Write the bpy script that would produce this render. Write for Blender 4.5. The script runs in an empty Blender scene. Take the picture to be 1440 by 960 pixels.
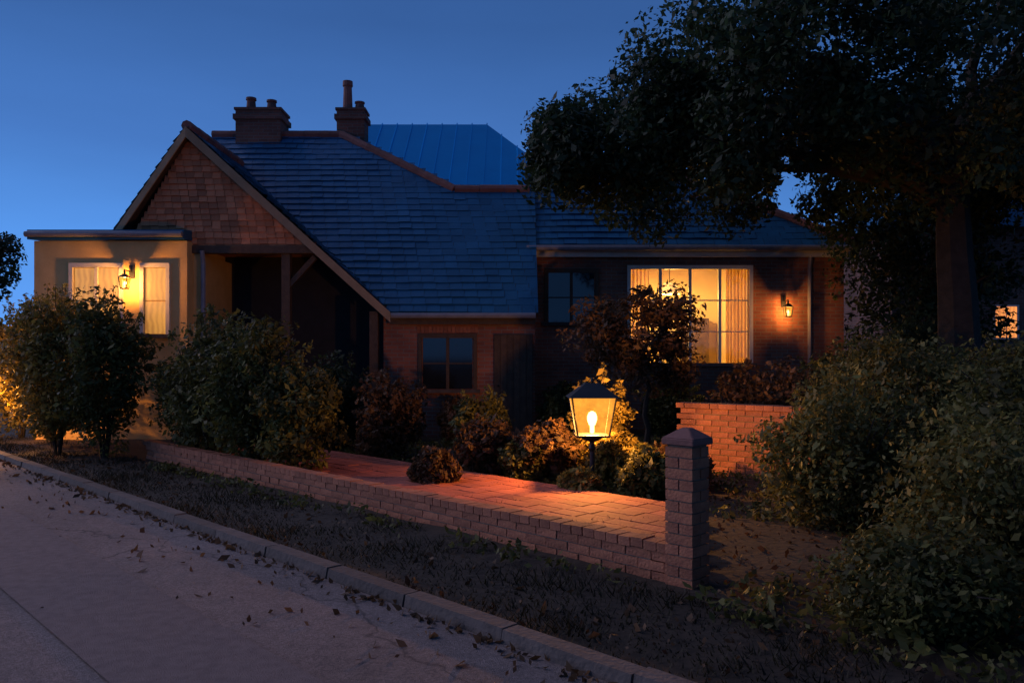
import bpy, math, random
import numpy as np
from mathutils import Vector, Matrix
random.seed(7); rng=np.random.default_rng(7)
S=bpy.context.scene; COL=S.collection
R=math.radians
# ---------------------------------------------------------------- camera
cam=bpy.data.cameras.new('camera'); co=bpy.data.objects.new('camera',cam); COL.objects.link(co)
co.location=(0,0,1.6); co.rotation_euler=(R(90),0,0); cam.lens=28; cam.sensor_width=36
cam.shift_y=20/1440; cam.clip_end=4000; S.camera=co
# ---------------------------------------------------------------- dusk sky
W=bpy.data.worlds.new('World'); S.world=W; W.use_nodes=True
nt=W.node_tree; N=nt.nodes; L=nt.links; bg=N['Background']
tc=N.new('ShaderNodeTexCoord'); sep=N.new('ShaderNodeSeparateXYZ'); L.new(tc.outputs['Generated'],sep.inputs[0])
ramp=N.new('ShaderNodeValToRGB'); L.new(sep.outputs['Z'],ramp.inputs[0])
cr=ramp.color_ramp; cr.elements[0].position=0; cr.elements[0].color=(.105,.31,.80,1)
cr.elements[1].position=1; cr.elements[1].color=(.022,.062,.20,1)
for p,c in ((.13,(.085,.27,.72,1)),(.24,(.055,.165,.47,1)),(.38,(.036,.108,.32,1))):
    e=cr.elements.new(p); e.color=c
dot=N.new('ShaderNodeVectorMath'); dot.operation='DOT_PRODUCT'; L.new(tc.outputs['Generated'],dot.inputs[0]); dot.inputs[1].default_value=(-.83,.55,.05)
mr=N.new('ShaderNodeMapRange'); L.new(dot.outputs['Value'],mr.inputs[0])
mr.inputs[1].default_value=-1; mr.inputs[2].default_value=1; mr.inputs[3].default_value=.55; mr.inputs[4].default_value=1.12
vm=N.new('ShaderNodeVectorMath'); vm.operation='SCALE'; L.new(ramp.outputs[0],vm.inputs[0]); L.new(mr.outputs[0],vm.inputs['Scale'])
nz=N.new('ShaderNodeTexNoise'); nz.inputs['Scale'].default_value=2.2; nz.inputs['Detail'].default_value=5
mp=N.new('ShaderNodeMapping'); mp.inputs['Scale'].default_value=(1,1,4); L.new(tc.outputs['Generated'],mp.inputs[0]); L.new(mp.outputs[0],nz.inputs['Vector'])
m2=N.new('ShaderNodeMapRange'); L.new(nz.outputs[0],m2.inputs[0]); m2.inputs[1].default_value=.3; m2.inputs[2].default_value=.75; m2.inputs[3].default_value=.94; m2.inputs[4].default_value=1.09
vm2=N.new('ShaderNodeVectorMath'); vm2.operation='SCALE'; L.new(vm.outputs[0],vm2.inputs[0]); L.new(m2.outputs[0],vm2.inputs['Scale'])
L.new(vm2.outputs[0],bg.inputs[0]); bg.inputs[1].default_value=1.0
# the afterglow of the set sun, low on the left
sl=bpy.data.lights.new('afterglow_sun','SUN'); sl.energy=1.15; sl.angle=R(60); sl.color=(.90,.80,1)
so=bpy.data.objects.new('afterglow_sun',sl); COL.objects.link(so); so.rotation_euler=Vector((.80,-.25,-.50)).to_track_quat('-Z','Y').to_euler()
S.view_settings.view_transform='Standard'; S.view_settings.look='None'; S.view_settings.exposure=.12; S.view_settings.gamma=1
WARM=(1,.47,.13)
# ---------------------------------------------------------------- materials
def mat(name,c1,c2=None,scale=6,rough=.8,bump=.0,bscale=30,spec=.4,metal=0,attr=False):
    m=bpy.data.materials.new(name); m.use_nodes=True; t=m.node_tree; n=t.nodes; l=t.links; b=n['Principled BSDF']
    b.inputs['Roughness'].default_value=rough; b.inputs['Specular IOR Level'].default_value=spec; b.inputs['Metallic'].default_value=metal
    c2=c2 or tuple(x*.6 for x in c1)
    tc=n.new('ShaderNodeTexCoord'); ns=n.new('ShaderNodeTexNoise'); ns.inputs['Scale'].default_value=scale; ns.inputs['Detail'].default_value=8; ns.inputs['Roughness'].default_value=.65
    l.new(tc.outputs['Object'],ns.inputs['Vector'])
    rp=n.new('ShaderNodeValToRGB'); rp.color_ramp.elements[0].position=.3; rp.color_ramp.elements[1].position=.7
    rp.color_ramp.elements[0].color=(*c2,1); rp.color_ramp.elements[1].color=(*c1,1); l.new(ns.outputs[0],rp.inputs[0])
    out=rp.outputs[0]
    if attr:   # per-piece tone
        a=n.new('ShaderNodeAttribute'); a.attribute_name='tone'
        mx=n.new('ShaderNodeVectorMath'); mx.operation='SCALE'; l.new(out,mx.inputs[0]); l.new(a.outputs['Fac'],mx.inputs['Scale']); out=mx.outputs[0]
    else:
        oi=n.new('ShaderNodeObjectInfo'); q=n.new('ShaderNodeMapRange'); l.new(oi.outputs['Random'],q.inputs[0]); q.inputs[3].default_value=.78; q.inputs[4].default_value=1.22
        mx=n.new('ShaderNodeVectorMath'); mx.operation='SCALE'; l.new(out,mx.inputs[0]); l.new(q.outputs[0],mx.inputs['Scale']); out=mx.outputs[0]
    l.new(out,b.inputs['Base Color'])
    if bump:
        nb=n.new('ShaderNodeTexNoise'); nb.inputs['Scale'].default_value=bscale; nb.inputs['Detail'].default_value=6; l.new(tc.outputs['Object'],nb.inputs['Vector'])
        bp=n.new('ShaderNodeBump'); bp.inputs['Strength'].default_value=bump; bp.inputs['Distance'].default_value=.02; l.new(nb.outputs[0],bp.inputs['Height']); l.new(bp.outputs[0],b.inputs['Normal'])
    return m
def brickmat(name,c1,c2,mortar):
    m=bpy.data.materials.new(name); m.use_nodes=True; t=m.node_tree; n=t.nodes; l=t.links; b=n['Principled BSDF']; b.inputs['Roughness'].default_value=.88
    tc=n.new('ShaderNodeTexCoord'); sp=n.new('ShaderNodeSeparateXYZ'); l.new(tc.outputs['Object'],sp.inputs[0])
    ad=n.new('ShaderNodeMath'); l.new(sp.outputs[0],ad.inputs[0]); l.new(sp.outputs[1],ad.inputs[1])
    cb=n.new('ShaderNodeCombineXYZ'); l.new(ad.outputs[0],cb.inputs[0]); l.new(sp.outputs[2],cb.inputs[1])
    br=n.new('ShaderNodeTexBrick'); l.new(cb.outputs[0],br.inputs['Vector'])
    br.inputs['Color1'].default_value=(*c1,1); br.inputs['Color2'].default_value=(*c2,1); br.inputs['Mortar'].default_value=(*mortar,1)
    br.inputs['Scale'].default_value=1; br.inputs['Brick Width'].default_value=.225; br.inputs['Row Height'].default_value=.075; br.inputs['Mortar Size'].default_value=.008; br.inputs['Mortar Smooth'].default_value=.3
    ns=n.new('ShaderNodeTexNoise'); ns.inputs['Scale'].default_value=1.3; ns.inputs['Detail'].default_value=9; l.new(tc.outputs['Object'],ns.inputs['Vector'])
    mr=n.new('ShaderNodeMapRange'); l.new(ns.outputs[0],mr.inputs[0]); mr.inputs[1].default_value=.25; mr.inputs[2].default_value=.75; mr.inputs[3].default_value=.55; mr.inputs[4].default_value=1.3
    mx=n.new('ShaderNodeVectorMath'); mx.operation='SCALE'; l.new(br.outputs[0],mx.inputs[0]); l.new(mr.outputs[0],mx.inputs['Scale']); l.new(mx.outputs[0],b.inputs['Base Color'])
    n2=n.new('ShaderNodeTexNoise'); n2.inputs['Scale'].default_value=60; l.new(tc.outputs['Object'],n2.inputs['Vector'])
    mm=n.new('ShaderNodeMath'); mm.operation='MULTIPLY_ADD'; l.new(n2.outputs[0],mm.inputs[0]); mm.inputs[1].default_value=.4; 
    iv=n.new('ShaderNodeMath'); iv.operation='SUBTRACT'; iv.inputs[0].default_value=1; l.new(br.outputs['Fac'],iv.inputs[1]); l.new(iv.outputs[0],mm.inputs[2])
    bp=n.new('ShaderNodeBump'); bp.inputs['Strength'].default_value=.7; bp.inputs['Distance'].default_value=.012; l.new(mm.outputs[0],bp.inputs['Height']); l.new(bp.outputs[0],b.inputs['Normal'])
    return m
def glow(name,c,st,fold=3.2):
    """lit window: a drawn curtain and a room behind it"""
    m=bpy.data.materials.new(name); m.use_nodes=True; t=m.node_tree; n=t.nodes; l=t.links; b=n['Principled BSDF']
    b.inputs['Base Color'].default_value=(.3,.25,.18,1); b.inputs['Roughness'].default_value=.12
    tc=n.new('ShaderNodeTexCoord'); wv=n.new('ShaderNodeTexWave'); wv.inputs['Scale'].default_value=fold; wv.inputs['Distortion'].default_value=5; wv.inputs['Detail'].default_value=3; l.new(tc.outputs['Object'],wv.inputs['Vector'])
    ns=n.new('ShaderNodeTexNoise'); ns.inputs['Scale'].default_value=1.7; l.new(tc.outputs['Object'],ns.inputs['Vector'])
    mm=n.new('ShaderNodeMath'); mm.operation='MULTIPLY_ADD'; l.new(wv.outputs['Fac'],mm.inputs[0]); mm.inputs[1].default_value=.45; l.new(ns.outputs[0],mm.inputs[2])
    rp=n.new('ShaderNodeValToRGB'); rp.color_ramp.elements[0].position=.25; rp.color_ramp.elements[1].position=.95
    rp.color_ramp.elements[0].color=(c[0]*.55,c[1]*.42,c[2]*.3,1); rp.color_ramp.elements[1].color=(*c,1); l.new(mm.outputs[0],rp.inputs[0])
    l.new(rp.outputs[0],b.inputs['Emission Color']); b.inputs['Emission Strength'].default_value=st
    return m
M={}
M['brick']=brickmat('house_brick',(.34,.115,.065),(.22,.075,.05),(.24,.19,.15))
M['chimney']=brickmat('chimney_brick',(.20,.08,.055),(.13,.055,.04),(.14,.12,.1))
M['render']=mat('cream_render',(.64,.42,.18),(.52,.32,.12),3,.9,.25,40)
M['slate']=mat('blue_slate',(.012,.10,.205),(.008,.072,.15),2,.45,.25,25,.45,attr=True)
M['zinc']=mat('seamed_blue_metal',(.02,.58,.92),(.02,.50,.82),1.2,.28,.05,8,.5,1.0)
M['ridge']=mat('clay_ridge',(.23,.10,.08),(.14,.06,.05),5,.85,.3)
M['tile']=mat('hung_clay_tile',(.56,.22,.10),(.42,.16,.075),3,.85,.25,attr=True)
M['timber']=mat('dark_oak',(.10,.06,.035),(.05,.03,.02),9,.75,.3,20)
M['barge']=mat('pale_bargeboard',(.42,.27,.15),(.30,.19,.10),5,.7,.15)
M['white']=mat('aged_white_paint',(.62,.58,.5),(.5,.46,.4),6,.55,.05)
M['grey']=mat('grey_gutter',(.22,.21,.23),(.15,.14,.16),6,.45,.05)
M['black']=mat('black_iron',(.025,.025,.026),(.015,.015,.015),8,.45,.1)
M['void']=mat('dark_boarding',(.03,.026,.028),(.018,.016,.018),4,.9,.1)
M['glass']=mat('dark_glass',(.012,.014,.018),(.008,.01,.012),3,.06,0,10,.6)
M['road']=mat('worn_tarmac',(.26,.195,.175),(.19,.145,.13),9,.85,.7,140)
m_=M['road']; t_=m_.node_tree; n_=t_.nodes; l_=t_.links; b_=n_['Principled BSDF']; src=b_.inputs['Base Color'].links[0].from_socket
tc_=n_.new('ShaderNodeTexCoord'); n1=n_.new('ShaderNodeTexNoise'); n1.inputs['Scale'].default_value=.55; n1.inputs['Detail'].default_value=6; l_.new(tc_.outputs['Object'],n1.inputs['Vector'])
r1=n_.new('ShaderNodeMapRange'); l_.new(n1.outputs[0],r1.inputs[0]); r1.inputs[1].default_value=.3; r1.inputs[2].default_value=.7; r1.inputs[3].default_value=.72; r1.inputs[4].default_value=1.25
v1=n_.new('ShaderNodeTexVoronoi'); v1.inputs['Scale'].default_value=75; l_.new(tc_.outputs['Object'],v1.inputs['Vector'])
r2=n_.new('ShaderNodeMapRange'); l_.new(v1.outputs['Color'],r2.inputs[0]); r2.inputs[3].default_value=.65; r2.inputs[4].default_value=1.35
v2=n_.new('ShaderNodeTexVoronoi'); v2.feature='DISTANCE_TO_EDGE'; v2.inputs['Scale'].default_value=.33
nn_=n_.new('ShaderNodeTexNoise'); nn_.inputs['Scale'].default_value=2.5; nn_.inputs['Detail'].default_value=6; l_.new(tc_.outputs['Object'],nn_.inputs['Vector'])
mxv=n_.new('ShaderNodeMix'); mxv.data_type='VECTOR'; mxv.inputs[0].default_value=.35; l_.new(tc_.outputs['Object'],mxv.inputs[4]); l_.new(nn_.outputs['Color'],mxv.inputs[5]); l_.new(mxv.outputs[1],v2.inputs['Vector'])
r3=n_.new('ShaderNodeMapRange'); l_.new(v2.outputs['Distance'],r3.inputs[0]); r3.inputs[1].default_value=.0; r3.inputs[2].default_value=.004; r3.inputs[3].default_value=.45; r3.inputs[4].default_value=1
k1=n_.new('ShaderNodeMath'); k1.operation='MULTIPLY'; l_.new(r1.outputs[0],k1.inputs[0]); l_.new(r2.outputs[0],k1.inputs[1]); k2=n_.new('ShaderNodeMath'); k2.operation='MULTIPLY'; l_.new(k1.outputs[0],k2.inputs[0]); l_.new(r3.outputs[0],k2.inputs[1])
sc_=n_.new('ShaderNodeVectorMath'); sc_.operation='SCALE'; l_.new(src,sc_.inputs[0]); l_.new(k2.outputs[0],sc_.inputs['Scale']); l_.new(sc_.outputs[0],b_.inputs['Base Color'])
M['soil']=mat('garden_soil',(.034,.022,.013),(.018,.012,.007),3,.95,.8,12)
M['patch']=mat('patched_tarmac',(.20,.155,.145),(.13,.10,.095),14,.85,.8,160)
M['kerb']=mat('kerb_stone',(.115,.09,.08),(.06,.048,.042),6,.88,.5,30)
M['paver']=mat('red_paver',(.42,.115,.070),(.28,.072,.045),10,.8,.5,45)
M['bedding']=mat('sand_joint',(.10,.065,.045),(.06,.04,.03),14,.95,.5)
M['wallbrick']=mat('garden_brick',(.40,.15,.075),(.25,.085,.05),14,.85,.5,50)
M['mortar']=mat('lime_mortar',(.24,.19,.14),(.16,.12,.09),20,.95,.4)
M['bark']=mat('bark',(.045,.033,.024),(.02,.015,.011),7,.95,.9,14)
def leafmat(name,c,c2):
    m=mat(name,c,c2,3,.6,0,10,.3,attr=True)
    b=m.node_tree.nodes['Principled BSDF']; b.inputs['Subsurface Weight'].default_value=0
    t=m.node_tree; tr=t.nodes.new('ShaderNodeBsdfTranslucent'); mx=t.nodes.new('ShaderNodeMixShader'); mx.inputs[0].default_value=.38
    src=b.inputs['Base Color'].links[0].from_socket; t.links.new(src,tr.inputs[0])
    out=t.nodes['Material Output']; t.links.new(b.outputs[0],mx.inputs[1]); t.links.new(tr.outputs[0],mx.inputs[2]); t.links.new(mx.outputs[0],out.inputs[0])
    return m
M['leaf_dark']=leafmat('oak_leaf',(.035,.055,.022),(.02,.035,.015))
M['leaf_green']=leafmat('shrub_leaf',(.13,.12,.03),(.07,.066,.018))
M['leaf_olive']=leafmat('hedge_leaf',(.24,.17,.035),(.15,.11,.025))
M['leaf_red']=leafmat('russet_leaf',(.13,.065,.03),(.07,.04,.02))
M['grass']=leafmat('verge_grass',(.036,.030,.013),(.012,.011,.005))
M['curtain']=leafmat('linen_curtain',(.72,.52,.26),(.62,.42,.19)); M['curtain'].node_tree.nodes['Mix Shader'].inputs[0].default_value=.6
M['win']=glow('lit_window',(1,.48,.06),.7)
M['winL']=glow('lit_window_cream',(1,.44,.06),.52)
M['roomwall']=mat('cream_room_wall',(.75,.60,.36),(.68,.53,.30),2,.9)
m_=bpy.data.materials.new('clear_pane'); m_.use_nodes=True; t_=m_.node_tree; n_=t_.nodes; n_.remove(n_['Principled BSDF'])
tp_=n_.new('ShaderNodeBsdfTransparent'); gl_=n_.new('ShaderNodeBsdfGlossy'); gl_.inputs['Roughness'].default_value=.02; mx_=n_.new('ShaderNodeMixShader'); fr_=n_.new('ShaderNodeFresnel'); fr_.inputs[0].default_value=1.45
t_.links.new(fr_.outputs[0],mx_.inputs[0]); t_.links.new(tp_.outputs[0],mx_.inputs[1]); t_.links.new(gl_.outputs[0],mx_.inputs[2]); t_.links.new(mx_.outputs[0],n_['Material Output'].inputs[0]); M['clear']=m_
m_=bpy.data.materials.new('lit_lamp_shade'); m_.use_nodes=True; b_=m_.node_tree.nodes['Principled BSDF']; b_.inputs['Base Color'].default_value=(.7,.5,.25,1); b_.inputs['Emission Color'].default_value=(1,.55,.16,1); b_.inputs['Emission Strength'].default_value=1.3; M['shade']=m_
M['windim']=glow('dim_window',(1,.33,.05),1.0)
# ---------------------------------------------------------------- mesh helpers
def link(name,me,m,parent=None):
    o=bpy.data.objects.new(name,me); COL.objects.link(o)
    if m and not me.materials: me.materials.append(M[m] if isinstance(m,str) else m)
    if parent: o.parent=parent
    return o
def tag(o,label=None,cat=None,group=None,kind=None):
    for k,v in (('label',label),('category',cat),('group',group),('kind',kind)):
        if v: o[k]=v
    return o
def empty(name,loc,label,cat,group=None,rz=0):
    o=bpy.data.objects.new(name,None); COL.objects.link(o); o.location=loc; o.rotation_euler=(0,0,rz); o.empty_display_size=.2
    return tag(o,label,cat,group)
class MB:
    def __init__(s): s.v=[]; s.f=[]; s.t=[]
    def face(s,pts,tone=1):
        b=len(s.v); s.v+= [tuple(p) for p in pts]; s.f.append(tuple(range(b,b+len(pts)))); s.t.append(tone); return s
    def hexa(s,p,tone=1):   # 8 points: bottom 0-3 ccw, top 4-7
        b=len(s.v); s.v+=[tuple(q) for q in p]
        for f in ((3,2,1,0),(4,5,6,7),(0,1,5,4),(1,2,6,5),(2,3,7,6),(3,0,4,7)): s.f.append(tuple(b+i for i in f)); s.t.append(tone)
        return s
    def box(s,x0,x1,y0,y1,z0,z1,tone=1):
        return s.hexa([(x0,y0,z0),(x1,y0,z0),(x1,y1,z0),(x0,y1,z0),(x0,y0,z1),(x1,y0,z1),(x1,y1,z1),(x0,y1,z1)],tone)
    def prism(s,poly,y0,y1):   # poly in xz (ccw seen from -y), extruded along y
        n=len(poly); b=len(s.v); s.v+=[(x,y0,z) for x,z in poly]+[(x,y1,z) for x,z in poly]
        s.f.append(tuple(range(b,b+n))); s.f.append(tuple(b+n+i for i in reversed(range(n)))); s.t+=[1,1]
        for i in range(n):
            j=(i+1)%n; s.f.append((b+j,b+i,b+n+i,b+n+j)); s.t.append(1)
        return s
    def bar(s,a,b,w,h=None,up=(0,0,1)):
        a=Vector(a); b=Vector(b); d=(b-a).normalized(); h=h or w; sd=d.cross(Vector(up))
        if sd.length<1e-4: sd=d.cross(Vector((1,0,0)))
        sd.normalize(); u=sd.cross(d); sd=sd*w/2; u=u*h/2
        return s.hexa([a-sd-u,b-sd-u,b+sd-u,a+sd-u,a-sd+u,b-sd+u,b+sd+u,a+sd+u])
    def tube(s,pts,rad,n=8):
        base=len(s.v); pts=[Vector(p) for p in pts]
        for i,p in enumerate(pts):
            d=(pts[min(i+1,len(pts)-1)]-pts[max(i-1,0)]).normalized()
            a=d.cross(Vector((0,1,0))); a=a.normalized() if a.length>.05 else Vector((1,0,0)); c=d.cross(a)
            for k in range(n):
                q=2*math.pi*k/n; s.v.append(tuple(p+(a*math.cos(q)+c*math.sin(q))*rad[i]))
        for i in range(len(pts)-1):
            for k in range(n):
                k2=(k+1)%n; s.f.append((base+i*n+k,base+i*n+k2,base+(i+1)*n+k2,base+(i+1)*n+k)); s.t.append(1)
        s.f.append(tuple(base+k for k in reversed(range(n)))); s.f.append(tuple(base+(len(pts)-1)*n+k for k in range(n))); s.t+=[1,1]
        return s
    def lathe(s,prof,c=(0,0,0),n=16):
        return s.tube([(c[0],c[1],c[2]+z) for r,z in prof],[r for r,z in prof],n)
    def mesh(s,name):
        me=bpy.data.meshes.new(name); me.from_pydata(s.v,[],s.f); 
        at=me.attributes.new('tone','FLOAT','FACE'); at.data.foreach_set('value',s.t); me.update(); return me
    def build(s,name,m,parent=None,bevel=0):
        o=link(name,s.mesh(name),m,parent)
        if bevel: bv=o.modifiers.new('bevel','BEVEL'); bv.width=bevel; bv.segments=1; bv.limit_method='ANGLE'
        return o
def slates(plane0,ux,vx,poly,w,h,tone=(.86,1.15),thick=.013):
    """overlapping slates on a plane: poly in (u,v) plane coordinates, v up the slope"""
    o=Vector(plane0); ux=Vector(ux).normalized(); vx=Vector(vx).normalized(); nn=ux.cross(vx)
    if nn.z<0 : nn=-nn
    mb=MB(); us=[p[0] for p in poly]; vs=[p[1] for p in poly]
    def span(v):
        xs=[]
        for i in range(len(poly)):
            (a,b),(c,d)=poly[i],poly[(i+1)%len(poly)]
            if (b<=v<d) or (d<=v<b): xs.append(a+(c-a)*(v-b)/(d-b))
        xs.sort(); return xs
    v=min(vs); r=0
    while v<max(vs)-.02:
        xs=span(v+.01); 
        for k in range(0,len(xs)-1,2):
            a,b=xs[k],xs[k+1]; u=a-(w/2 if r%2 else 0)
            while u<b:
                c,d=max(u+.004,a),min(u+w-.004,b)
                if d-c>.02:
                    j=random.uniform(-.008,.008); lift=thick+.015+random.uniform(0,.012)+.014*math.sin(u*.9+v*.6)+.010*math.sin(u*2.3-v*1.7); j-=(.05 if random.random()<.012 else 0); t=random.uniform(*tone)
                    vt=min(v+h*1.5,max(vs))
                    P=lambda uu,vv,z: o+ux*uu+vx*vv+nn*z
                    p=[P(c,v+j,lift),P(d,v+j+random.uniform(-.005,.005),lift+random.uniform(-.004,.004)),P(d,vt,.006),P(c,vt,.006)]
                    mb.face(p,t); mb.face([P(c,v+j,0),P(d,v+j,0),p[1],p[0]],t*.8)
                u+=w
        v+=h; r+=1
    return mb
def leaf_mesh(name,centers,radii,per,size,squash=.85,tone=(.5,1.5),elong=1.9):
    C=np.asarray(centers,float); K=len(C); n=K*per
    c=np.repeat(C,per,0); r=np.repeat(np.asarray(radii,float),per)
    d=rng.normal(size=(n,3)); d/=np.linalg.norm(d,axis=1)[:,None]
    rad=r*(.35+.65*rng.random(n)**.5); p=c+d*rad[:,None]*np.array([1,1,squash])
    a=rng.normal(size=(n,3)); a/=np.linalg.norm(a,axis=1)[:,None]
    nrm=d*.6+rng.normal(size=(n,3))*.6+np.array([0,0,.35]); nrm/=np.linalg.norm(nrm,axis=1)[:,None]
    a-=nrm*(a*nrm).sum(1)[:,None]; a/=np.linalg.norm(a,axis=1)[:,None]; b=np.cross(nrm,a)
    sz=(size*np.clip(rng.lognormal(-.05,.38,n),.35,2.1))[:,None]
    v=np.stack([p-a*sz*.5,p+b*sz*.5/elong-nrm*sz*.06,p+a*sz*.5,p-b*sz*.5/elong-nrm*sz*.06],1).reshape(-1,3)
    me=bpy.data.meshes.new(name); me.vertices.add(4*n); me.vertices.foreach_set('co',v.ravel())
    me.loops.add(4*n); me.loops.foreach_set('vertex_index',np.arange(4*n)); me.polygons.add(n)
    me.polygons.foreach_set('loop_start',np.arange(0,4*n,4)); me.polygons.foreach_set('loop_total',np.full(n,4))
    at=me.attributes.new('tone','FLOAT','FACE'); tt=np.repeat(rng.uniform(*tone,K),per)*rng.uniform(.7,1.3,n); at.data.foreach_set('value',tt)
    me.update(); return me
# ---------------------------------------------------------------- ground, road, verge
s2=math.sqrt(.5)
def rd(s,t,z=0):   # s along the road (away to the left), t metres from the road edge towards the house
    return (2.275-s*s2+t*s2, 2.275+s*s2+t*s2, z)
g=bpy.data.meshes.new('ground'); n=60; xs=np.concatenate([np.linspace(-600,-32,6),np.linspace(-30,30,n),np.linspace(32,600,6)]); ys=np.concatenate([np.linspace(-300,-12,5),np.linspace(-10,50,n),np.linspace(52,1200,6)])
gv=[];gf=[]
for j,y in enumerate(ys):
    for i,x in enumerate(xs):
        t=(x+y-4.55)*s2; h=min(1,max(0,(t-.3)/1.2))*.05 if abs(x)<31 and y<51 else 0
        gv.append((x,y,-.02+h+ (math.sin(x*2.1+y*1.3)*.015*min(1,max(0,t-.3)) if t>.3 and abs(x)<30 and y<50 else 0)))
nx=len(xs)
for j in range(len(ys)-1):
    for i in range(nx-1): gf.append((j*nx+i,j*nx+i+1,(j+1)*nx+i+1,(j+1)*nx+i))
g.from_pydata(gv,[],gf); tag(link('ground',g,'soil'),kind='structure')
m=MB()
for k in range(30):
    a=-30+k*4
    m.face([rd(a,-7,.012),rd(a,-.12,.0),rd(a+4,-.12,.0),rd(a+4,-7,.012)])
tag(m.build('road','road'),kind='structure')
# kerb of single stones
kerb=tag(MB().hexa([rd(-9,-.1,-.02),rd(-9,.02,-.02),rd(24,.02,-.02),rd(24,-.1,-.02),rd(-9,-.1,.0),rd(-9,.02,.0),rd(24,.02,.0),rd(24,-.1,.0)][:8]).build('kerb','kerb'),kind='structure')
for k in range(36):
    a=-8.5+k*.9; z=.075+random.uniform(-.006,.006); d=random.uniform(-.008,.008)
    m=MB().hexa([rd(a,-.12+d,-.02),rd(a,.02+d,-.02),rd(a+.885,.02+d,-.02),rd(a+.885,-.12+d,-.02),rd(a,-.10+d,z),rd(a,.02+d,z),rd(a+.885,.02+d,z),rd(a+.885,-.10+d,z)])
    o=m.build('kerb_stone','kerb',kerb)
# verge grass and fallen leaves
def blades(name,npt,fs,hgt,w):
    v=np.zeros((npt,3,3))
    for i in range(npt):
        x,y,z=fs(); a=random.uniform(0,6.28); f_=.5+.5*math.sin(x*3.1+1.7*math.sin(y*2.3))*math.sin(y*3.7+x); h=hgt*random.uniform(.35,1.1)*(.35+1.5*f_*f_); lx,ly=random.uniform(-1,1)*h,random.uniform(-1,1)*h
        v[i]=[(x-w*math.cos(a),y-w*math.sin(a),z),(x+w*math.cos(a),y+w*math.sin(a),z),(x+lx,y+ly,z+h)]
    me=bpy.data.meshes.new(name); me.from_pydata(v.reshape(-1,3).tolist(),[],[(3*i,3*i+1,3*i+2) for i in range(npt)])
    at=me.attributes.new('tone','FLOAT','FACE'); at.data.foreach_set('value',rng.uniform(.5,1.5,npt)); return me
def vs():
    s=-6+24*random.random()**1.5; t=random.uniform(.06,1.35); return rd(s,t,.0)
tag(link('verge_grass',blades('verge_grass',26000,vs,.07,.006),'grass'),'short dark grass on the verge between kerb and brick edging','grass',kind='stuff')
def ls():
    return rd(random.uniform(-3,14),-abs(random.gauss(0,.5))-.05,.015)
tag(link('leaf_litter',leaf_mesh('leaf_litter',[rd(random.uniform(-4,14),random.uniform(.1,1.4),.02) for _ in range(900)]+[(random.uniform(1.2,5),random.uniform(4.2,9.5),.05) for _ in range(1700)],[.04]*2600,1,.05,.15,(.3,1.3)),'leaf_red'),'brown leaf litter lying on the verge and bare garden soil','leaves',kind='stuff')
tag(link('fallen_leaves',leaf_mesh('fallen_leaves',[ls() for _ in range(420)]+[rd(random.uniform(-3,16),-.14-abs(random.gauss(0,.05)),.012) for _ in range(700)],[.03]*1120,1,.055,.1),'leaf_red'),'small brown fallen leaves scattered along the road gutter','leaves',kind='stuff')
# ---------------------------------------------------------------- brick path with single pavers
PE=lambda t: 3.15+(t-1.7)*.65
path=tag(MB().hexa([rd(PE(1.7),1.7,-.05),rd(PE(3.5),3.5,-.05),rd(12.6,3.5,-.05),rd(12.6,1.7,-.05),rd(PE(1.7),1.7,.10),rd(PE(3.5),3.5,.10),rd(12.6,3.5,.10),rd(12.6,1.7,.10)]).build('path','bedding'),kind='structure')
pv=MB().box(-.150,.150,-.094,.094,-.03,.03).mesh('paver'); pv.materials.append(M['paver'])
for r in range(9):
    for k in range(34):
        if len(path.children)>=300: break
        t=1.80+r*.2; s=PE(t)+.18+k*.31-(.155 if r%2 else 0)
        if s>12.4: continue
        o=link('paver',pv,None,path); x,y,z=rd(s,t,.112+random.uniform(-.003,.003)); o.location=(x,y,z); o.rotation_euler=(random.uniform(-.008,.008),random.uniform(-.008,.008),R(135)+random.uniform(-.015,.015))
def js():
    r=random.randrange(1,9); return rd(random.uniform(4.2,11),1.70+r*.2+random.uniform(-.01,.01),.125) if random.random()<.6 else rd(random.uniform(3.4,12),1.70+random.uniform(-.03,.05),.11)
tag(link('joint_weeds',blades('joint_weeds',1500,js,.035,.005),'grass'),'small weeds growing in the joints of the brick path','weeds',kind='stuff')
pt=MB(); q=[rd(1.2,-1.9,.0165),rd(1.2,-1.15,.0155),rd(9.6,-1.05,.0155),rd(9.6,-1.8,.0165)]
pt.face(q); tag(pt.build('road_patch','patch'),kind='structure')
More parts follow.
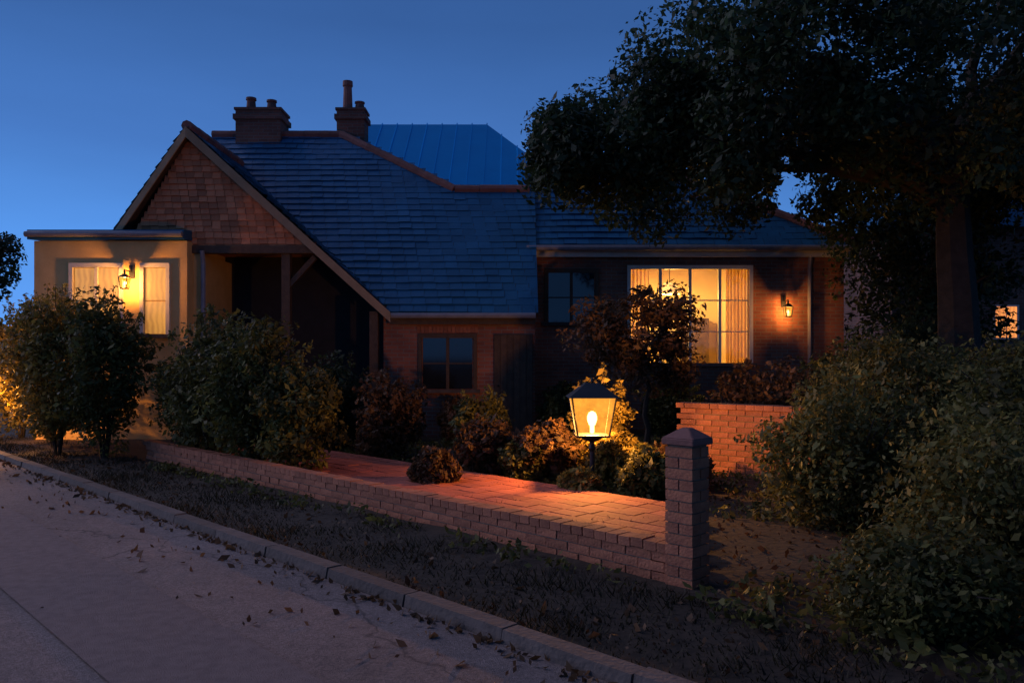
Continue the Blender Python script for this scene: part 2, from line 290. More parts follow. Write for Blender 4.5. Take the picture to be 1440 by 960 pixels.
# low brick edging wall along the verge
BR=[]
for k in range(4):
    b=MB(); j=lambda: random.uniform(-.004,.004)
    x,y,z=.1075,.051,.0325
    b.hexa([(-x+j(),-y+j(),-z),(x+j(),-y+j(),-z),(x+j(),y,-z),(-x,y,-z),(-x+j(),-y+j(),z+j()),(x+j(),-y+j(),z+j()),(x,y,z),(-x,y,z)])
    me=b.mesh('brick'); me.materials.append(M['wallbrick']); BR.append(me)
def brick(parent,loc,rz):
    o=link('brick',random.choice(BR),None,parent); o.location=loc; o.rotation_euler=(0,0,rz+random.uniform(-.012,.012)); return o
def brick_run(parent,a,b,courses,thick,z0=0.0,side=1):
    """bricks on both faces of a run from a to b (parent-local xy); core of mortar"""
    a=Vector(a); b=Vector(b); d=(b-a); Ln=d.length; d.normalize(); nrm=Vector((d.y,-d.x))*side; rz=math.atan2(d.y,d.x); n=int(Ln/.225)
    core=MB(); h=courses*.075; q=thick/2-.012
    e_=d*.25; c=[a+e_-nrm*q,b-e_-nrm*q,b-e_+nrm*q,a+e_+nrm*q]
    core.hexa([(p.x,p.y,z0) for p in c]+[(p.x,p.y,z0+h-.006) for p in c]); core.build('mortar','mortar',parent)
    for k in range(courses):
        for i in range(n):
            s=.1125+i*.225+(.056 if k%2 else -.056)
            if s<.11: s=.11
            p=a+d*min(s,Ln-.11)+nrm*(thick/2-.051); brick(parent,(p.x,p.y,z0+.0375+k*.075),rz)
        rest=Ln-(min(s,Ln-.11)+.1125)   # a cut brick closes the course
        if rest>.02:
            p=a+d*(Ln-rest/2)+nrm*(thick/2-.051); o=brick(parent,(p.x,p.y,z0+.0375+k*.075),rz); o.scale=(max(.05,(rest-.008)/.215),1,1)
ew=empty('brick_edging_wall',rd(4,1.5),'low red brick edging wall between grass verge and brick path','wall')
o0=Vector(rd(4,1.5))
def loc2(s,t): p=Vector(rd(s,t))-o0; return (p.x,p.y)
brick_run(ew,loc2(12.7,1.55),loc2(3.07,1.55),3,.13)
for k in range(86):   # brick-on-edge coping
    s=3.20+k*.1125; p=loc2(s,1.555)
    o=link('brick',BR[k%4],None,ew); o.location=(p[0],p[1],.225+.052); o.rotation_euler=(R(90),0,R(45)+random.uniform(-.02,.02))
    o.rotation_euler=Matrix.Rotation(R(45),3,'Z').to_euler() if False else (0,R(0),R(45)+random.uniform(-.02,.02)); o.scale=(.75,1.0,1.0); o.location.z=.225+.030+random.uniform(-.004,.004)
# the garden wall runs behind the lantern; a gate pier stands beside the path
pier=empty('brick_gate_pier',(1.22,5.545,0),'slim red brick gate pier with clay cap at end of path','pier',rz=R(45))
co_=MB().box(-.095,.095,-.095,.095,0,1.0); co_.build('mortar','mortar',pier)
for k in range(13):
    z=.0375+k*.075
    for i,(x,y,rz) in enumerate(((0.0,-.0575,0),(.0,.0575,0)) if k%2 else ((-.0575,0,R(90)),(.0575,0,R(90)))): brick(pier,(x,y,z),rz)
MB().hexa([(-.128,-.128,.985),(.128,-.128,.985),(.128,.128,.985),(-.128,.128,.985),(-.128,-.128,1.03),(.128,-.128,1.03),(.128,.128,1.03),(-.128,.128,1.03)]).hexa([(-.128,-.128,1.031),(.128,-.128,1.031),(.128,.128,1.031),(-.128,.128,1.031),(-.03,-.03,1.10),(.03,-.03,1.10),(.03,.03,1.10),(-.03,.03,1.10)]).build('clay_cap','ridge',pier,.006)
# garden wall that runs back from the pier
gw=empty('garden_brick_wall',(2.3,10.9,0),'waist high red brick garden wall lit orange by the garden lantern','wall')
brick_run(gw,(.0,.0),(2.3,-1.75),12,.22)
for k in range(24):
    q=(k+.5)/24; o=link('coping_brick',BR[k%4],None,gw); o.location=(2.3*q,-1.75*q,12*.075+.033); o.rotation_euler=(0,0,R(53)+random.uniform(-.03,.03)); o.scale=(1.2,1.12,1)
# ---------------------------------------------------------------- garden lantern (lit)
def lantern_head(parent,z0,w,h,power,glassname='glass_pane'):
    m=MB(); 
    for sx in (-1,1):
        for sy in (-1,1): m.bar((sx*w*.36,sy*w*.36,z0),(sx*w*.5,sy*w*.5,z0+h),.014)
    m.box(-w*.4,w*.4,-w*.4,w*.4,z0-.02,z0); m.build('lantern_frame','black',parent)
    t=MB().hexa([(-w*.58,-w*.58,z0+h),(w*.58,-w*.58,z0+h),(w*.58,w*.58,z0+h),(-w*.58,w*.58,z0+h),(-w*.16,-w*.16,z0+h*1.38),(w*.16,-w*.16,z0+h*1.38),(w*.16,w*.16,z0+h*1.38),(-w*.16,w*.16,z0+h*1.38)])
    tt=t.build('lantern_roof','black',parent)
    MB().lathe([(.012,0),(.022,.02),(.012,.05),(.004,.07)],(0,0,z0+h*1.38),10).build('finial','black',tt)
    gm=bpy.data.materials.get('amber_lamp_glass')
    if not gm:   # frosted amber glass: lets the lamp's light out and glows with it
        gm=bpy.data.materials.new('amber_lamp_glass'); gm.use_nodes=True; t_=gm.node_tree; n_=t_.nodes; n_.remove(n_['Principled BSDF'])
        tp=n_.new('ShaderNodeBsdfTransparent'); tp.inputs[0].default_value=(1,.86,.62,1); em=n_.new('ShaderNodeEmission'); em.inputs[0].default_value=(1,.40,.05,1); em.inputs[1].default_value=1.0
        gt=n_.new('ShaderNodeTexCoord'); gn=n_.new('ShaderNodeTexNoise'); gn.inputs['Scale'].default_value=7; gn.inputs['Detail'].default_value=7; t_.links.new(gt.outputs['Object'],gn.inputs['Vector']); gr=n_.new('ShaderNodeMapRange'); t_.links.new(gn.outputs[0],gr.inputs[0]); gr.inputs[1].default_value=.3; gr.inputs[2].default_value=.7; gr.inputs[3].default_value=.7; gr.inputs[4].default_value=1.5; t_.links.new(gr.outputs[0],em.inputs[1])
        mx=n_.new('ShaderNodeMixShader'); mx.inputs[0].default_value=.55; t_.links.new(tp.outputs[0],mx.inputs[1]); t_.links.new(em.outputs[0],mx.inputs[2]); t_.links.new(mx.outputs[0],n_['Material Output'].inputs[0])
    gb=bpy.data.materials.get('lamp_mantle')
    if not gb:
        gb=bpy.data.materials.new('lamp_mantle'); gb.use_nodes=True; t_=gb.node_tree; n_=t_.nodes; n_.remove(n_['Principled BSDF'])
        tp=n_.new('ShaderNodeBsdfTransparent'); em=n_.new('ShaderNodeEmission'); em.inputs[0].default_value=(1,.66,.30,1); em.inputs[1].default_value=14
        mx=n_.new('ShaderNodeMixShader'); mx.inputs[0].default_value=.5; t_.links.new(tp.outputs[0],mx.inputs[1]); t_.links.new(em.outputs[0],mx.inputs[2]); t_.links.new(mx.outputs[0],n_['Material Output'].inputs[0])
    for k in range(4):
        q=MB().face([(-w*.34,-w*.35,z0+.002),(w*.34,-w*.35,z0+.002),(w*.48,-w*.49,z0+h-.002),(-w*.48,-w*.49,z0+h-.002)]).build('glass_pane',gm,parent); q.rotation_euler=(0,0,k*math.pi/2)
    MB().lathe([(.012,0),(w*.05,.012),(w*.05,h*.20),(w*.08,h*.24),(w*.115,h*.36),(w*.115,h*.46),(w*.08,h*.56),(.008,h*.60)],(0,0,z0+.01),14).build('bulb',gb,parent)
    pl=bpy.data.lights.new('lantern_light','POINT'); pl.energy=power; pl.color=WARM; pl.shadow_soft_size=.03
    po=bpy.data.objects.new('lantern_light',pl); COL.objects.link(po); po.parent=parent; po.location=(0,0,z0+h*.46)
    return po
lp=empty('garden_lantern',(.93,9.25,.03),'lit black garden lantern on short post glowing orange beside the path','lantern')
MB().lathe([(.10,0),(.10,.03),(.05,.06),(.032,.10),(.028,.46),(.045,.50),(.028,.54),(.028,.57),(.10,.60),(.15,.638)],n=14).build('post','black',lp)
lantern_head(lp,.66,.50,.43,980)
# ---------------------------------------------------------------- cottage
H=empty('cottage',(0,15.2,0),'brick cottage with steep blue slate roof, tile hung gable and lit windows','house')
hy=15.2
def hb(mb,name,m,parent=H,bevel=0):
    o=mb.build(name,m,parent,bevel); 
    if parent is H: o.matrix_parent_inverse=H.matrix_world.inverted() if False else Matrix.Translation((0,-hy,0))
    return o
# main walls
hb(MB().box(-2.5,.45,15.5,20.5,-.05,2.6),'wall','brick')
hb(MB().box(.45,2.43,16.8,20.3,-.05,3.95),'wall','brick')
hb(MB().box(5.07,7.0,16.8,20.3,-.05,3.95),'wall','brick')
hb(MB().box(2.432,5.068,16.8,17.1,-.05,1.44),'wall','brick'); hb(MB().box(2.432,5.068,16.8,17.1,3.49,3.95),'wall','brick')
room=hb(MB().face([(2.43,17.1,.4),(5.07,17.1,.4),(5.07,19.6,.4),(2.43,19.6,.4)]).face([(2.44,17.1,.4),(2.44,19.6,.4),(2.44,19.6,3.7),(2.44,17.1,3.7)]).face([(5.06,17.1,.4),(5.06,17.1,3.7),(5.06,19.6,3.7),(5.06,19.6,.4)]).face([(2.43,19.6,.4),(5.07,19.6,.4),(5.07,19.6,3.7),(2.43,19.6,3.7)]).face([(2.43,17.1,3.7),(2.43,19.6,3.7),(5.07,19.6,3.7),(5.07,17.1,3.7)]),'room','roomwall')
for cx0,cx1 in ((2.46,2.95),(4.60,5.05)):
    c=MB(); k=26
    for i in range(k):
        f=lambda q:(cx0+(cx1-cx0)*q/k,17.16+.035*math.sin(q*1.45)+.01*math.sin(q*.7))
        (xa,ya),(xb,yb)=f(i),f(i+1); c.face([(xa,ya,1.0),(xb,yb,1.0),(xb,yb,3.55),(xa,ya,3.55)])
    o=c.build('curtain','curtain',room)
MB().box(3.15,3.95,19.55,19.59,2.35,2.95).build('picture_frame','timber',room); MB().box(3.22,3.88,19.53,19.549,2.42,2.88).build('picture','barge',room)
MB().box(4.15,4.75,19.2,19.58,.4,2.5).build('bookcase','timber',room)
MB().tube([(3.6,18.2,3.7),(3.6,18.2,3.25)],[.008,.008],6).build('lamp_cord','black',room)
sh=MB(); 
for i in range(16):
    p,q=2*math.pi*i/16,2*math.pi*(i+1)/16; sh.face([(3.6+.24*math.cos(p),18.2+.24*math.sin(p),3.0),(3.6+.24*math.cos(q),18.2+.24*math.sin(q),3.0),(3.6+.13*math.cos(q),18.2+.13*math.sin(q),3.26),(3.6+.13*math.cos(p),18.2+.13*math.sin(p),3.26)])
sh.build('lamp_shade','shade',room)
rl=bpy.data.lights.new('room_light','POINT'); rl.energy=190; rl.color=(1,.58,.14); rl.shadow_soft_size=.09; ro=bpy.data.objects.new('room_light',rl); COL.objects.link(ro); ro.parent=room; ro.location=(3.6,18.2,2.93)
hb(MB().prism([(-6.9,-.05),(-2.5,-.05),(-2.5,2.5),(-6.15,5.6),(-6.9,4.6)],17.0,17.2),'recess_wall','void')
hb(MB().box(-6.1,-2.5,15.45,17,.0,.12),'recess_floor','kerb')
# gable face: clay tile hanging down to the jetty beam
ap=(-6.17,5.88)
gpoly=[(-7.42,3.72),(-3.78,3.72),(ap[0],ap[1]-.08)]
hb(MB().prism([(-7.42,3.70),(-3.80,3.70),(ap[0],5.76)],15.30,17.0),'gable_wall','tile')
tl=slates((-8,15.295,3.62),(1,0,0),(0,0,1),[(.62,0),(4.25,0),(1.83,2.15)],.17,.115,(.65,1.3),.018)
# tiles hang on the vertical face: push outwards towards the viewer
o=hb(tl,'hung_tiles','tile'); o['kind']='stuff'
hb(MB().box(-7.45,-3.72,15.22,15.40,3.56,3.70),'jetty_beam','timber')
for x in (-2.66,-4.35): hb(MB().box(x-.08,x+.08,15.30,15.46,.0,2.45 if x>-3 else 3.56),'post','timber')
hb(MB().bar((-4.35,15.38,2.9),(-3.8,15.38,3.5),.10),'brace','timber')
hb(MB().box(-6.12,-5.98,15.3,17.0,0,3.56),'recess_side_wall','render')
# bargeboards of the gable and its catslide
for a,b in (((ap[0],ap[1]+.05),(-2.30,2.42)),((ap[0],ap[1]+.05),(-7.62,3.80))):
    hb(MB().bar((a[0],15.10,a[1]),(b[0],15.10,b[1]),.045,.19,(0,1,0)) if False else MB().prism([(a[0],a[1]-.20),(a[0],a[1]),(b[0],b[1]),(b[0],b[1]-.19)] if b[0]<a[0] else [(a[0],a[1]-.20),(b[0],b[1]-.19),(b[0],b[1]),(a[0],a[1])],15.04,15.076),'bargeboard','barge')
# roofs ------------------------------------------------------------------
pA=1.19; ln=math.sqrt(1+pA*pA)
zA=lambda y: 2.41+pA*(y-15.2)
def roofplane(name,pts,mat_under='timber',slate=None,w=.26,h=.20,org=None,ux=(1,0,0)):
    """pts: polygon on a slope; builds a boarded deck and the slates over it"""
    pts=[Vector(p) for p in pts]; nn=(pts[1]-pts[0]).cross(pts[2]-pts[0]).normalized(); 
    if nn.z<0: nn=-nn
    ux=Vector(ux).normalized(); vx=nn.cross(ux).normalized()
    if vx.z<0: vx=-vx
    org=pts[0]; poly=[((p-org).dot(ux),(p-org).dot(vx)) for p in pts]
    d=MB(); k=len(pts); base=len(d.v)
    d.v+=[tuple(p) for p in pts]+[tuple(p-nn*.09) for p in pts]; d.f+=[tuple(range(k)),tuple(k+i for i in reversed(range(k)))]+[(i,k+i,k+(i+1)%k,(i+1)%k) for i in range(k)]; d.t+=[1]*(k+2)
    deck=hb(d,name,mat_under)
    s=slates(org,ux,vx,poly,w,h); o=s.build('slates','slate',deck); o.matrix_parent_inverse=Matrix.Identity(4)
    o['kind']='stuff'; return deck
RA=[(-7.1,15.2,2.41),(.50,15.2,2.41),(.50,17.58,zA(17.58)),(-1.26,17.58,zA(17.58)),(-4.05,18.9,zA(18.9)),(-7.1,18.9,zA(18.9))]
# the front slope stops at the catslide rake
RA[0]=(-2.40,15.2,2.41); RA.insert(0,(-7.1,18.05,zA(18.05))) ; RA.insert(1,(-6.17,18.05,zA(18.05)))
roofplane('roof',RA)
zr=zA(18.9)
roofplane('roof',[(-4.05,18.9,zr),(-1.26,17.58,zA(17.58)),(-1.0,20.3,5.0)],ux=(.15,1,0))
# rear of the main roof
hb(MB().prism([(0,0),(1,0),(1,1)],0,1),'unused','void') if False else None
bk=MB(); bk.face([(-7.1,18.92,zr),(-4.05,18.92,zr),(-1.0,20.4,5.0),(-1.0,22.5,2.6),(-7.1,22.5,2.6)]); hb(bk,'rear_roof','slate')
# small gable roof running back from the apex
roofplane('roof',[(-2.30,15.08,2.42),(-6.17,15.08,5.93),(-6.17,18.15,5.93),(-2.40,15.22,2.42)],ux=(0,1,0))
roofplane('roof',[(-7.65,15.08,3.83),(-6.17,15.08,5.93),(-6.17,18.15,5.93),(-7.65,18.15,3.83)],ux=(0,1,0))
# right-hand range
pB=1.11; zB=lambda y: 3.88+pB*(y-16.5)
RB=[(.30,16.5,3.88),(7.15,16.5,3.88),(3.42,18.26,zB(18.26)),(.30,18.26,zB(18.26))]
roofplane('roof',RB)
roofplane('roof',[(7.15,16.5,3.88),(7.15,20.1,3.88),(3.42,18.27,zB(18.26))],ux=(0,1,0))
hb(MB().face([(.3,18.28,zB(18.26)),(3.42,18.28,zB(18.26)),(7.15,20.1,3.88),(.3,20.1,3.88)]),'rear_roof','slate')
hb(MB().prism([(0,0)]*3,0,0),'x','void') if False else None
cheek=MB(); cheek.face([(.42,16.7,2.3),(.42,20.1,2.3),(.42,20.1,3.85),(.42,18.26,zB(18.26)-.1),(.42,16.7,3.95)]); hb(cheek,'gable_cheek','brick')
# rear range in seamed blue metal
C0,C1,CY,CZ=-5.0,-.75,24.0,8.56; pC=.78
rc=MB().hexa([(C0,20.2,CZ-pC*3.8-.1),(1.9,20.2,CZ-pC*3.8-.1),(C1,CY,CZ-.1),(C0,CY,CZ-.1),(C0,20.2,CZ-pC*3.8),(1.9,20.2,CZ-pC*3.8),(C1,CY,CZ),(C0,CY,CZ)])
rear=hb(rc,'metal_roof','zinc')
for k in range(12):
    x=C0+.45*k+.2; yt=CY if x<C1 else CY-3.8*(x-C1)/(1.9-C1)
    o=MB().bar((x,20.2,CZ-pC*3.8+.02),(x,yt,CZ-pC*(CY-yt)+.02),.03,.05).build('seam','zinc',rear)
hb(MB().box(C0+.1,1.6,21,27,0,5.4),'wall','chimney')
hb(MB().face([(C0,CY+.02,CZ),(C1,CY+.02,CZ),(1.9,27.8,5.6),(C0,27.8,5.6)]),'rear_roof','slate')
# ridges, hips
def ridge(a,b,n=None):
    a=Vector(a); b=Vector(b); k=n or max(1,int((b-a).length/.42)); d=(b-a)/k
    for i in range(k):
        p=a+d*i; q=p+d*.985; t=MB().tube([p+Vector((0,0,.0)),q+Vector((0,0,random.uniform(-.008,.008)))],[.105,.095],8); hb(t,'ridge_tile','ridge')
ridge((-7.1,18.9,zr+.02),(-4.05,18.9,zr+.02)); ridge((-4.05,18.9,zr+.02),(-1.26,17.58,zA(17.58)+.02)); ridge((-1.26,17.58,zA(17.58)+.02),(.40,17.58,zA(17.58)+.02))
ridge((.30,18.26,zB(18.26)+.02),(3.42,18.26,zB(18.26)+.02)); ridge((3.42,18.26,zB(18.26)+.02),(7.15,16.5,3.92)); ridge((-6.17,15.1,5.96),(-6.17,18.1,5.96))
# gutters, downpipes
hb(MB().tube([(-2.3,15.12,2.36),(.45,15.12,2.36)],[.055,.055],8),'gutter','grey')
hb(MB().tube([(.30,16.42,3.82),(7.15,16.42,3.82)],[.06,.06],8),'gutter','grey'); hb(MB().box(.42,7.02,16.62,16.66,3.66,3.86),'fascia','white')
hb(MB().box(-2.35,.45,15.30,15.34,2.2,2.40),'fascia','timber')
for x,y,z in ((6.25,16.72,3.7),(-5.90,15.22,3.6)):
    hb(MB().tube([(x,y-.06,z),(x,y,z-.25),(x,y,.0)],[.045]*3,8),'downpipe','grey')
# chimneys
def chimney(x,y,w,d,z0,z1,pots,m='chimney'):
    c=MB().box(x-w/2,x+w/2,y-d/2,y+d/2,z0,z1).box(x-w/2-.05,x+w/2+.05,y-d/2-.05,y+d/2+.05,z1-.22,z1-.10).box(x-w/2-.03,x+w/2+.03,y-d/2-.03,y+d/2+.03,z1+.002,z1+.06)
    c=hb(c,'chimney',m)
    for px,h in pots:
        p=MB().lathe([(.13,0),(.12,.05),(.10,h*.8),(.125,h*.84),(.12,h)],(x+px,y,z1+.05),12).build('chimney_pot','ridge',c); 
chimney(-5.95,19.0,1.05,.7,5.6,7.35,((-.27,.34),(.22,.28)))
chimney(-3.85,19.25,.66,.52,5.8,7.45,((-.12,.72),(.17,.22)))
chimney(3.55,18.9,.9,.6,4.5,6.25,((-.2,.35),(.2,.35)))
# windows
def window(x0,x1,z0,z1,y,nx,nz,pane,parent=H,frame='white'):
    f=MB(); d=.06; f.box(x0-.07,x1+.07,y-.06,y+.02,z1,z1+.08).box(x0-.07,x0,y-.06,y+.02,z0,z1-.002).box(x1,x1+.07,y-.06,y+.02,z0,z1-.002)
    for i in range(1,nx): x=x0+(x1-x0)*i/nx; f.box(x-.03,x+.03,y-.045,y+.02,z0,z1-.003)
    for i in range(nx):
        for k in range(1,nz):
            z=z0+(z1-z0)*k/nz; f.box(x0+(x1-x0)*i/nx+.031,x0+(x1-x0)*(i+1)/nx-.031,y-.035,y+.01,z-.012,z+.012)
    w=hb(f,'window',frame) 
    s=MB().box(x0-.13,x1+.13,y-.13,y+.02,z0-.07,z0-.002).build('sill','kerb',w)
    for i in range(nx):
        a=x0+(x1-x0)*i/nx; b=x0+(x1-x0)*(i+1)/nx
        for k in range(nz):
            c=z0+(z1-z0)*k/nz; e=z0+(z1-z0)*(k+1)/nz
            MB().box(a+.02,b-.02,y-.012,y-.004,c+.006,e-.006).build('pane',pane,w)
    return w
window(2.50,5.0,1.45,3.42,16.8,4,3,'clear')
window(.75,1.75,2.3,3.35,16.8,2,2,'glass',frame='timber')
window(-1.75,-.75,.95,1.95,15.5,2,2,'glass',frame='timber')
dr=hb(MB().box(-.35,.40,15.42,15.49,.05,2.02),'door','timber')
for k in range(6): MB().box(-.345+k*.125,-.229+k*.125,15.40,15.418,.07,2.0).build('door_board','timber',dr)
MB().lathe([(.012,0),(.03,.02),(.012,.04)],(-.26,15.37,1.0),10).build('door_knob','black',dr)
# lintels of soldier brick
for x0,x1,z in ((2.4,5.1,3.51),(-1.85,-.65,2.05)):
    k=int((x1-x0)/.075)
    for i in range(k):
        yy=16.8 if z>3 else 15.5
        if z<3: hb(MB().box(x0+i*.075+.004,x0+i*.075+.071,yy-.022,yy-.001,z,z+.13),'lintel_brick','wallbrick')
# ---------------------------------------------------------------- cream annexe
A=empty('cream_annexe',(-7.5,15.0,0),'low cream annexe with flat lead roof and lamplit wall beside the gable','house')
def ab(mb,name,m,parent=A,bevel=0):
    o=mb.build(name,m,parent,bevel)
    if parent is A: o.matrix_parent_inverse=Matrix.Translation((7.5,-15.0,0))
    return o
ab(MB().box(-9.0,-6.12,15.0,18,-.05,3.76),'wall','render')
ab(MB().hexa([(-9.05,14.86,3.77),(-6.13,14.86,3.77),(-6.13,18,4.0),(-9.05,18,4.0),(-9.05,14.86,3.95),(-6.13,14.86,3.95),(-6.13,18,4.25),(-9.05,18,4.25)]),'lead_roof','slate')
ab(MB().tube([(-9.05,14.80,3.86),(-6.13,14.80,3.86)],[.055,.055],8),'gutter','grey')
def awin(x0,x1):
    y=15.0; z0,z1=2.0,3.26; f=MB().box(x0-.07,x1+.07,y-.06,y+.02,z1,z1+.08).box(x0-.07,x0,y-.06,y+.02,z0,z1-.002).box(x1,x1+.07,y-.06,y+.02,z0,z1-.002)
    n=2 if x1-x0>.7 else 1
    for i in range(1,n): f.box((x0+x1)/2-.03,(x0+x1)/2+.03,y-.045,y+.02,z0,z1-.003)
    w=ab(f,'window','white'); MB().box(x0-.12,x1+.12,y-.12,y+.02,z0-.07,z0-.002).build('sill','kerb',w)
    for i in range(n):
        for k in range(2):
            a=x0+(x1-x0)*i/n; b=x0+(x1-x0)*(i+1)/n; c=z0+(z1-z0)*k/2; e=c+(z1-z0)/2
            MB().box(a+.02,b-.02,y-.012,y-.004,c+.012,e-.012).build('pane','winL',w)
awin(-8.25,-7.38); awin(-6.92,-6.50)
wl=empty('added_wall_lantern',(-7.15,14.70,2.85),'small lit black wall lantern added between the annexe windows','lantern')  # added lantern that accounts for the warm light on the annexe wall
lantern_head(wl,0,.15,.19,190)
MB().bar((0,.28,.33),(0,0,.33),.02).bar((0,0,.34),(0,0,.28),.02).build('bracket','black',wl); MB().box(-.05,.05,.27,.298,.2,.45).build('back_plate','black',wl)
def added_wall_lantern(loc,label,power,w=.15,h=.19):
    e=empty('added_wall_lantern',loc,label,'lantern'); lantern_head(e,0,w,h,power)
    MB().bar((0,.28,h+.14),(0,0,h+.14),.02).bar((0,0,h+.15),(0,0,h+.09),.02).build('bracket','black',e); MB().box(-.05,.05,.27,.298,h+.01,h+.26).build('back_plate','black',e)
added_wall_lantern((5.72,16.5,2.42),'small lit wall lantern added on the brick wall beside the wide window',85)  # lantern added to warm the brick wall right of the window
l2=empty('garden_lantern',(-8.93,13.62,.0),'lit black garden lantern on short post added out of view at the annexe end of the hedge','lantern')  # lantern added just out of view on the left to light the hedge
MB().lathe([(.10,0),(.10,.03),(.05,.06),(.032,.10),(.028,.66),(.045,.70),(.028,.74),(.09,.80),(.13,.838)],n=14).build('post','black',l2)
lantern_head(l2,.86,.30,.32,750)
# ---------------------------------------------------------------- neighbouring house beyond the shrubs
Nn=empty('neighbouring_house',(15,22,0),'dark brick neighbouring house with one small orange lit window behind trees','house')
MB().box(-4.5,5,0,6,-.05,5.2).build('wall','chimney',Nn)
rf=MB().prism([(-5,5.1),(5.5,5.1),(5.5,5.25),(.2,9.0),(-5,5.25)],-.4,6.4).build('roof','slate',Nn)
wn=MB().box(-1.72,-1.02,-.05,.02,2.05,3.0).build('window','white',Nn)
for i in range(2): MB().box(-1.67+i*.31,-1.40+i*.31,-.062,-.052,2.1,2.95).build('pane','windim',wn)
# ---------------------------------------------------------------- trees
def limb(mb,a,b,r0,r1,sag=.1,n=6,wob=.12):
    a=Vector(a); b=Vector(b); pts=[]
    for i in range(n+1):
        t=i/n; p=a.lerp(b,t)+Vector((random.uniform(-wob,wob),random.uniform(-wob,wob),math.sin(t*math.pi)*sag))*(1 if 0<i<n else 0); pts.append(p)
    mb.tube(pts,[r0+(r1-r0)*i/n for i in range(n+1)],7); return pts
def tree(name,base,label,crown_c,crown_r,nclump,clump_r,per,leaf,mt,trunk_h,trunk_r,group=None,keep=lambda p:True,limbs=14,lean=(0,0),extra=()):
    t=empty(name,base,label,'tree',group); B=Vector(base)
    cs=[]; cc=Vector(crown_c)
    while len(cs)<nclump:
        d=rng.normal(size=3); d/=np.linalg.norm(d); rr=(.35+.65*random.random()**.6)
        p=Vector((cc.x+d[0]*crown_r[0]*rr,cc.y+d[1]*crown_r[1]*rr,cc.z+d[2]*crown_r[2]*rr))
        if keep(p): cs.append(p-B)
    cs+=[Vector(e)-B for e in extra]
    tr=MB(); top=Vector((lean[0],lean[1],trunk_h)); limb(tr,(0,0,-.1),top,trunk_r*1.25,trunk_r*.7,0,8,.05); tr.build('trunk','bark',t)
    br=MB(); step=max(1,len(cs)//limbs)
    for c in cs[::step]:
        s=top*random.uniform(.75,1.0); mid=limb(br,s,c,trunk_r*.38,.012,.35*min(1,crown_r[0]*.3),7,.15*min(1,crown_r[0]*.4))
        for _ in range(3):
            q=random.choice(mid[3:]); e=q+Vector((random.uniform(-.9,.9),random.uniform(-.9,.9),random.uniform(-.2,.7)))*min(1,crown_r[0]*.3); limb(br,q,e,.035,.008,.05,4,.05)
    br.build('limbs','bark',t)
    link('crown',leaf_mesh('crown',[tuple(c) for c in cs],[clump_r*random.uniform(.6,1.3) for _ in cs],per,leaf),mt,t)
    return t
def keep_oak(p):
    top=(6.55+(p.x-1.5)*.42 if p.x>1.5 else 5.55+p.x*.72)+.3*math.sin(p.x*2.9+p.y)-.45
    if 5.2<p.x<7.0 and p.z>6.75: return False
    return p.z<top and p.z>4.2+.35*math.sin(p.x*1.7)+.3*math.sin(p.y*2.3+1)
tree('oak_tree',(7.0,12.6,0),'large dark spreading oak overhanging the slate roof',(6.5,13.2,6.2),(7.0,3.4,3.4),350,.60,420,.10,'leaf_dark',5.2,.30,keep=keep_oak,limbs=34,extra=[(x_,random.uniform(12.2,13.8),random.uniform(4.35,5.0+max(0,x_-.2)*.62)) for x_ in [random.uniform(.55,3.2) for _ in range(34)]])
tree('evergreen_tree',(8.3,15.8,0),'dense dark evergreen beside the right end of the cottage',(8.3,15.8,3.3),(1.35,1.4,3.1),95,.58,240,.10,'leaf_dark',3.2,.16)
tree('garden_tree',(2.05,12.0,0),'small russet leaved tree standing before the wide lit window',(1.92,12.0,1.87),(1.0,.6,.82),92,.26,110,.068,'leaf_red',1.5,.045,limbs=12)
tree('pale_leaved_tree',(9.4,11.2,0),'slender tree with paler green leaves close to the neighbouring house',(8.1,11.0,4.9),(1.5,1.2,1.0),34,.5,150,.10,'leaf_green',4.0,.10,limbs=12)
tree('distant_tree',(-16.5,24.0,0),'far dark tree beyond the annexe by the road',(-16.3,24,4.5),(1.1,1.3,1.5),40,.55,160,.13,'leaf_dark',2.8,.14,limbs=10)
# ---------------------------------------------------------------- shrubs
def shrub(px,py,rx,rz,label,mt,dens=1.0,leaf=.07,group=None,name='garden_shrub',cat='shrub'):
    per_=150 if leaf>.06 else 230
    t=empty(name,(px,py,0),label,cat,group)
    nc=int(38*dens*max(1,rx*rz)); cs=[]
    for _ in range(nc):
        d=rng.normal(size=3); d/=np.linalg.norm(d); q=.5+.5*random.random()
        cs.append((d[0]*rx*q*.85,d[1]*rx*q*.75,max(.12,rz*.52+d[2]*rz*.48*q)))
    link('foliage',leaf_mesh('foliage',cs,[min(.34,.3*rx+.06)*random.uniform(.7,1.3) for _ in cs],per_,leaf,1,(.5,1.5)),mt,t)
    sc_=[]; sr_=[]; st=MB()
    for _ in range(int(16*max(1,rx*rz))):
        d=rng.normal(size=3); d[2]=abs(d[2])*1.1+.1; d/=np.linalg.norm(d); L0=random.uniform(.85,1.0); L1=L0+random.uniform(.12,.42)*min(1,.45/rx+.2)
        pts=[(d[0]*rx*q,d[1]*rx*q,max(.1,rz*.5+d[2]*rz*.5*q)) for q in np.linspace(L0,L1,6)]
        sc_+=pts; sr_+=list(np.linspace(.10,.035,6)); st.tube(pts,[.006,.005,.005,.004,.003,.002],4)
    tag(link('shoots',leaf_mesh('shoots',sc_,sr_,5,leaf*.9,1,(.6,1.5)),mt,t),kind='stuff')
    for _ in range(7):
        a=random.uniform(0,6.28); st.tube([(0.03*math.cos(a),.03*math.sin(a),-.05),(rx*.25*math.cos(a),rx*.25*math.sin(a),rz*.4),(rx*.6*math.cos(a),rx*.6*math.sin(a),rz*.8)],[.02,.014,.005],5)
    tag(st.build('stems','bark',t),kind='stuff'); return t
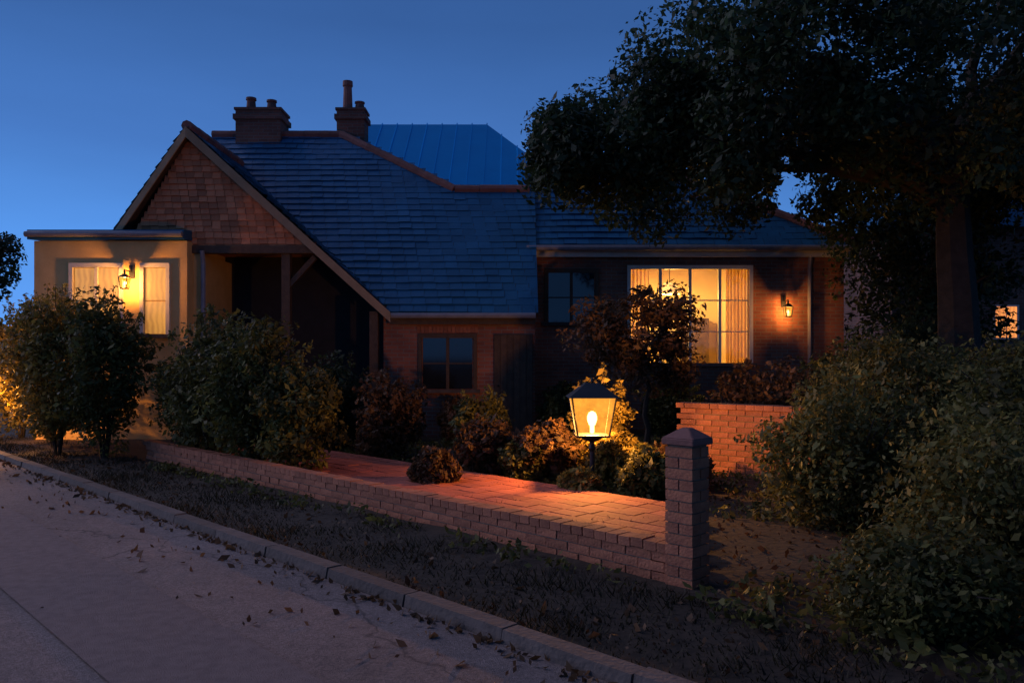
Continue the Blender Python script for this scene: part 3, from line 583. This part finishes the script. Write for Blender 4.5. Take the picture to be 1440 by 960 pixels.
SH=[ # x,y,rx,rz,label,mat
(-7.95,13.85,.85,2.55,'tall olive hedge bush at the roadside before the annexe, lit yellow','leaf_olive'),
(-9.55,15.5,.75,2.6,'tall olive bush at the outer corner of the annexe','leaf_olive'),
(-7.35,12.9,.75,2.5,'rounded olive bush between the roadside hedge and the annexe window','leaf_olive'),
(-6.35,12.4,.70,2.55,'upright dark green bush in front of the narrow annexe window','leaf_green'),
(-4.95,12.3,.62,1.5,'lower dark green bush before the lit annexe corner','leaf_green'),
(-4.35,11.6,.8,2.15,'broad green bush in front of the dark recess','leaf_green'),
(-3.45,10.8,.75,2.0,'green bush by the path end, below the catslide eave','leaf_green'),
(-2.75,10.2,.55,1.45,'low green bush at the far end of the brick path','leaf_green'),
(-1.9,12.2,.6,1.25,'small russet bush under the cottage casement window','leaf_red'),
(-.45,11.6,.45,1.0,'small dark green bush beside the cottage door','leaf_green'),
(.15,9.9,.28,.5,'little low plant left of the garden lantern','leaf_green'),
(1.45,8.8,.32,.5,'little low plant right of the garden lantern','leaf_green'),
(3.55,11.2,.8,1.5,'russet tinted bush below the wide lit window','leaf_red'),
(5.1,12.0,1.0,1.7,'wide green bush before the brick wall and downpipe','leaf_green'),
(3.0,7.2,.75,1.35,'leafy green bush behind the garden brick wall','leaf_green',1.7,0.05),
(4.2,8.6,1.0,1.75,'big loose green bush under the oak canopy','leaf_green',1.7,0.055),
(3.3,5.4,.75,1.05,'dark green bush on the verge right of the gate pier','leaf_green',1.7,0.045),
(4.4,6.4,.9,1.7,'tall dark bush crowding the verge beneath the oak','leaf_green',1.7,0.05),
(2.35,4.6,.5,.5,'low dark ground cover bush near the kerb','leaf_green',1.7,0.04),
(3.4,4.1,.6,.75,'dark bush beside the kerb under the shade','leaf_green',1.7,0.04),
(6.3,9.5,1.1,1.75,'tall dark green bush in front of the oak trunk','leaf_green'),
(.42,9.95,.36,.72,'low russet plant close behind the garden lantern','leaf_red'),
(1.25,9.75,.35,.62,'low olive plant just behind the garden lantern post','leaf_olive'),
(1.95,9.5,.35,.5,'russet plant at the foot of the lit garden wall','leaf_red'),
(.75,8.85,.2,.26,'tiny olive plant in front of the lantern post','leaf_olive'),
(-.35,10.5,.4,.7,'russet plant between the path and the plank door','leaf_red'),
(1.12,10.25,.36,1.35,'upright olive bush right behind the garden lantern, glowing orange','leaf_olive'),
(-3.0,13.2,.6,1.5,'dark bush at the catslide post','leaf_dark'),
(-2.2,14.6,.35,.6,'low border plant at the foot of the catslide post','leaf_green'),
(-.95,14.7,.4,.75,'russet border plant under the casement sill beside the door','leaf_red'),
(1.0,15.6,.5,.95,'border plant under the unlit window right of the door','leaf_green'),
(3.1,15.7,.6,1.2,'border bush against the wall under the wide window','leaf_green'),
(-.9,9.3,.25,.42,'tiny plant at the path edge facing the door','leaf_red'),
(7.2,13.9,.9,2.3,'dark bush against the right corner of the cottage','leaf_dark'),
]
for a in SH: shrub(*a)

# ---------------------------------------------------------------- ivy and litter on the bare beds
gc=[]
while len(gc)<5200:
    x,y=random.uniform(-5,8),random.uniform(3.0,15.0); t=(x+y-4.55)*s2
    sv=(y-x)*s2
    if t<1.0: continue
    if 1.3<t<3.7 and sv>2.7: continue
    if y>14.6 and x<.5: continue
    if math.sin(x*1.9+2*math.sin(y))+math.sin(y*2.3-x)<random.uniform(-1.7,.6): continue
    gc.append((x,y,.05+random.random()*.05))
tag(link('ground_cover',leaf_mesh('ground_cover',gc,[random.uniform(.06,.16) for _ in gc],7,.055,.45,(.5,1.4)),'leaf_green'),'low ivy and leaf litter covering the garden beds','ground cover',kind='stuff')
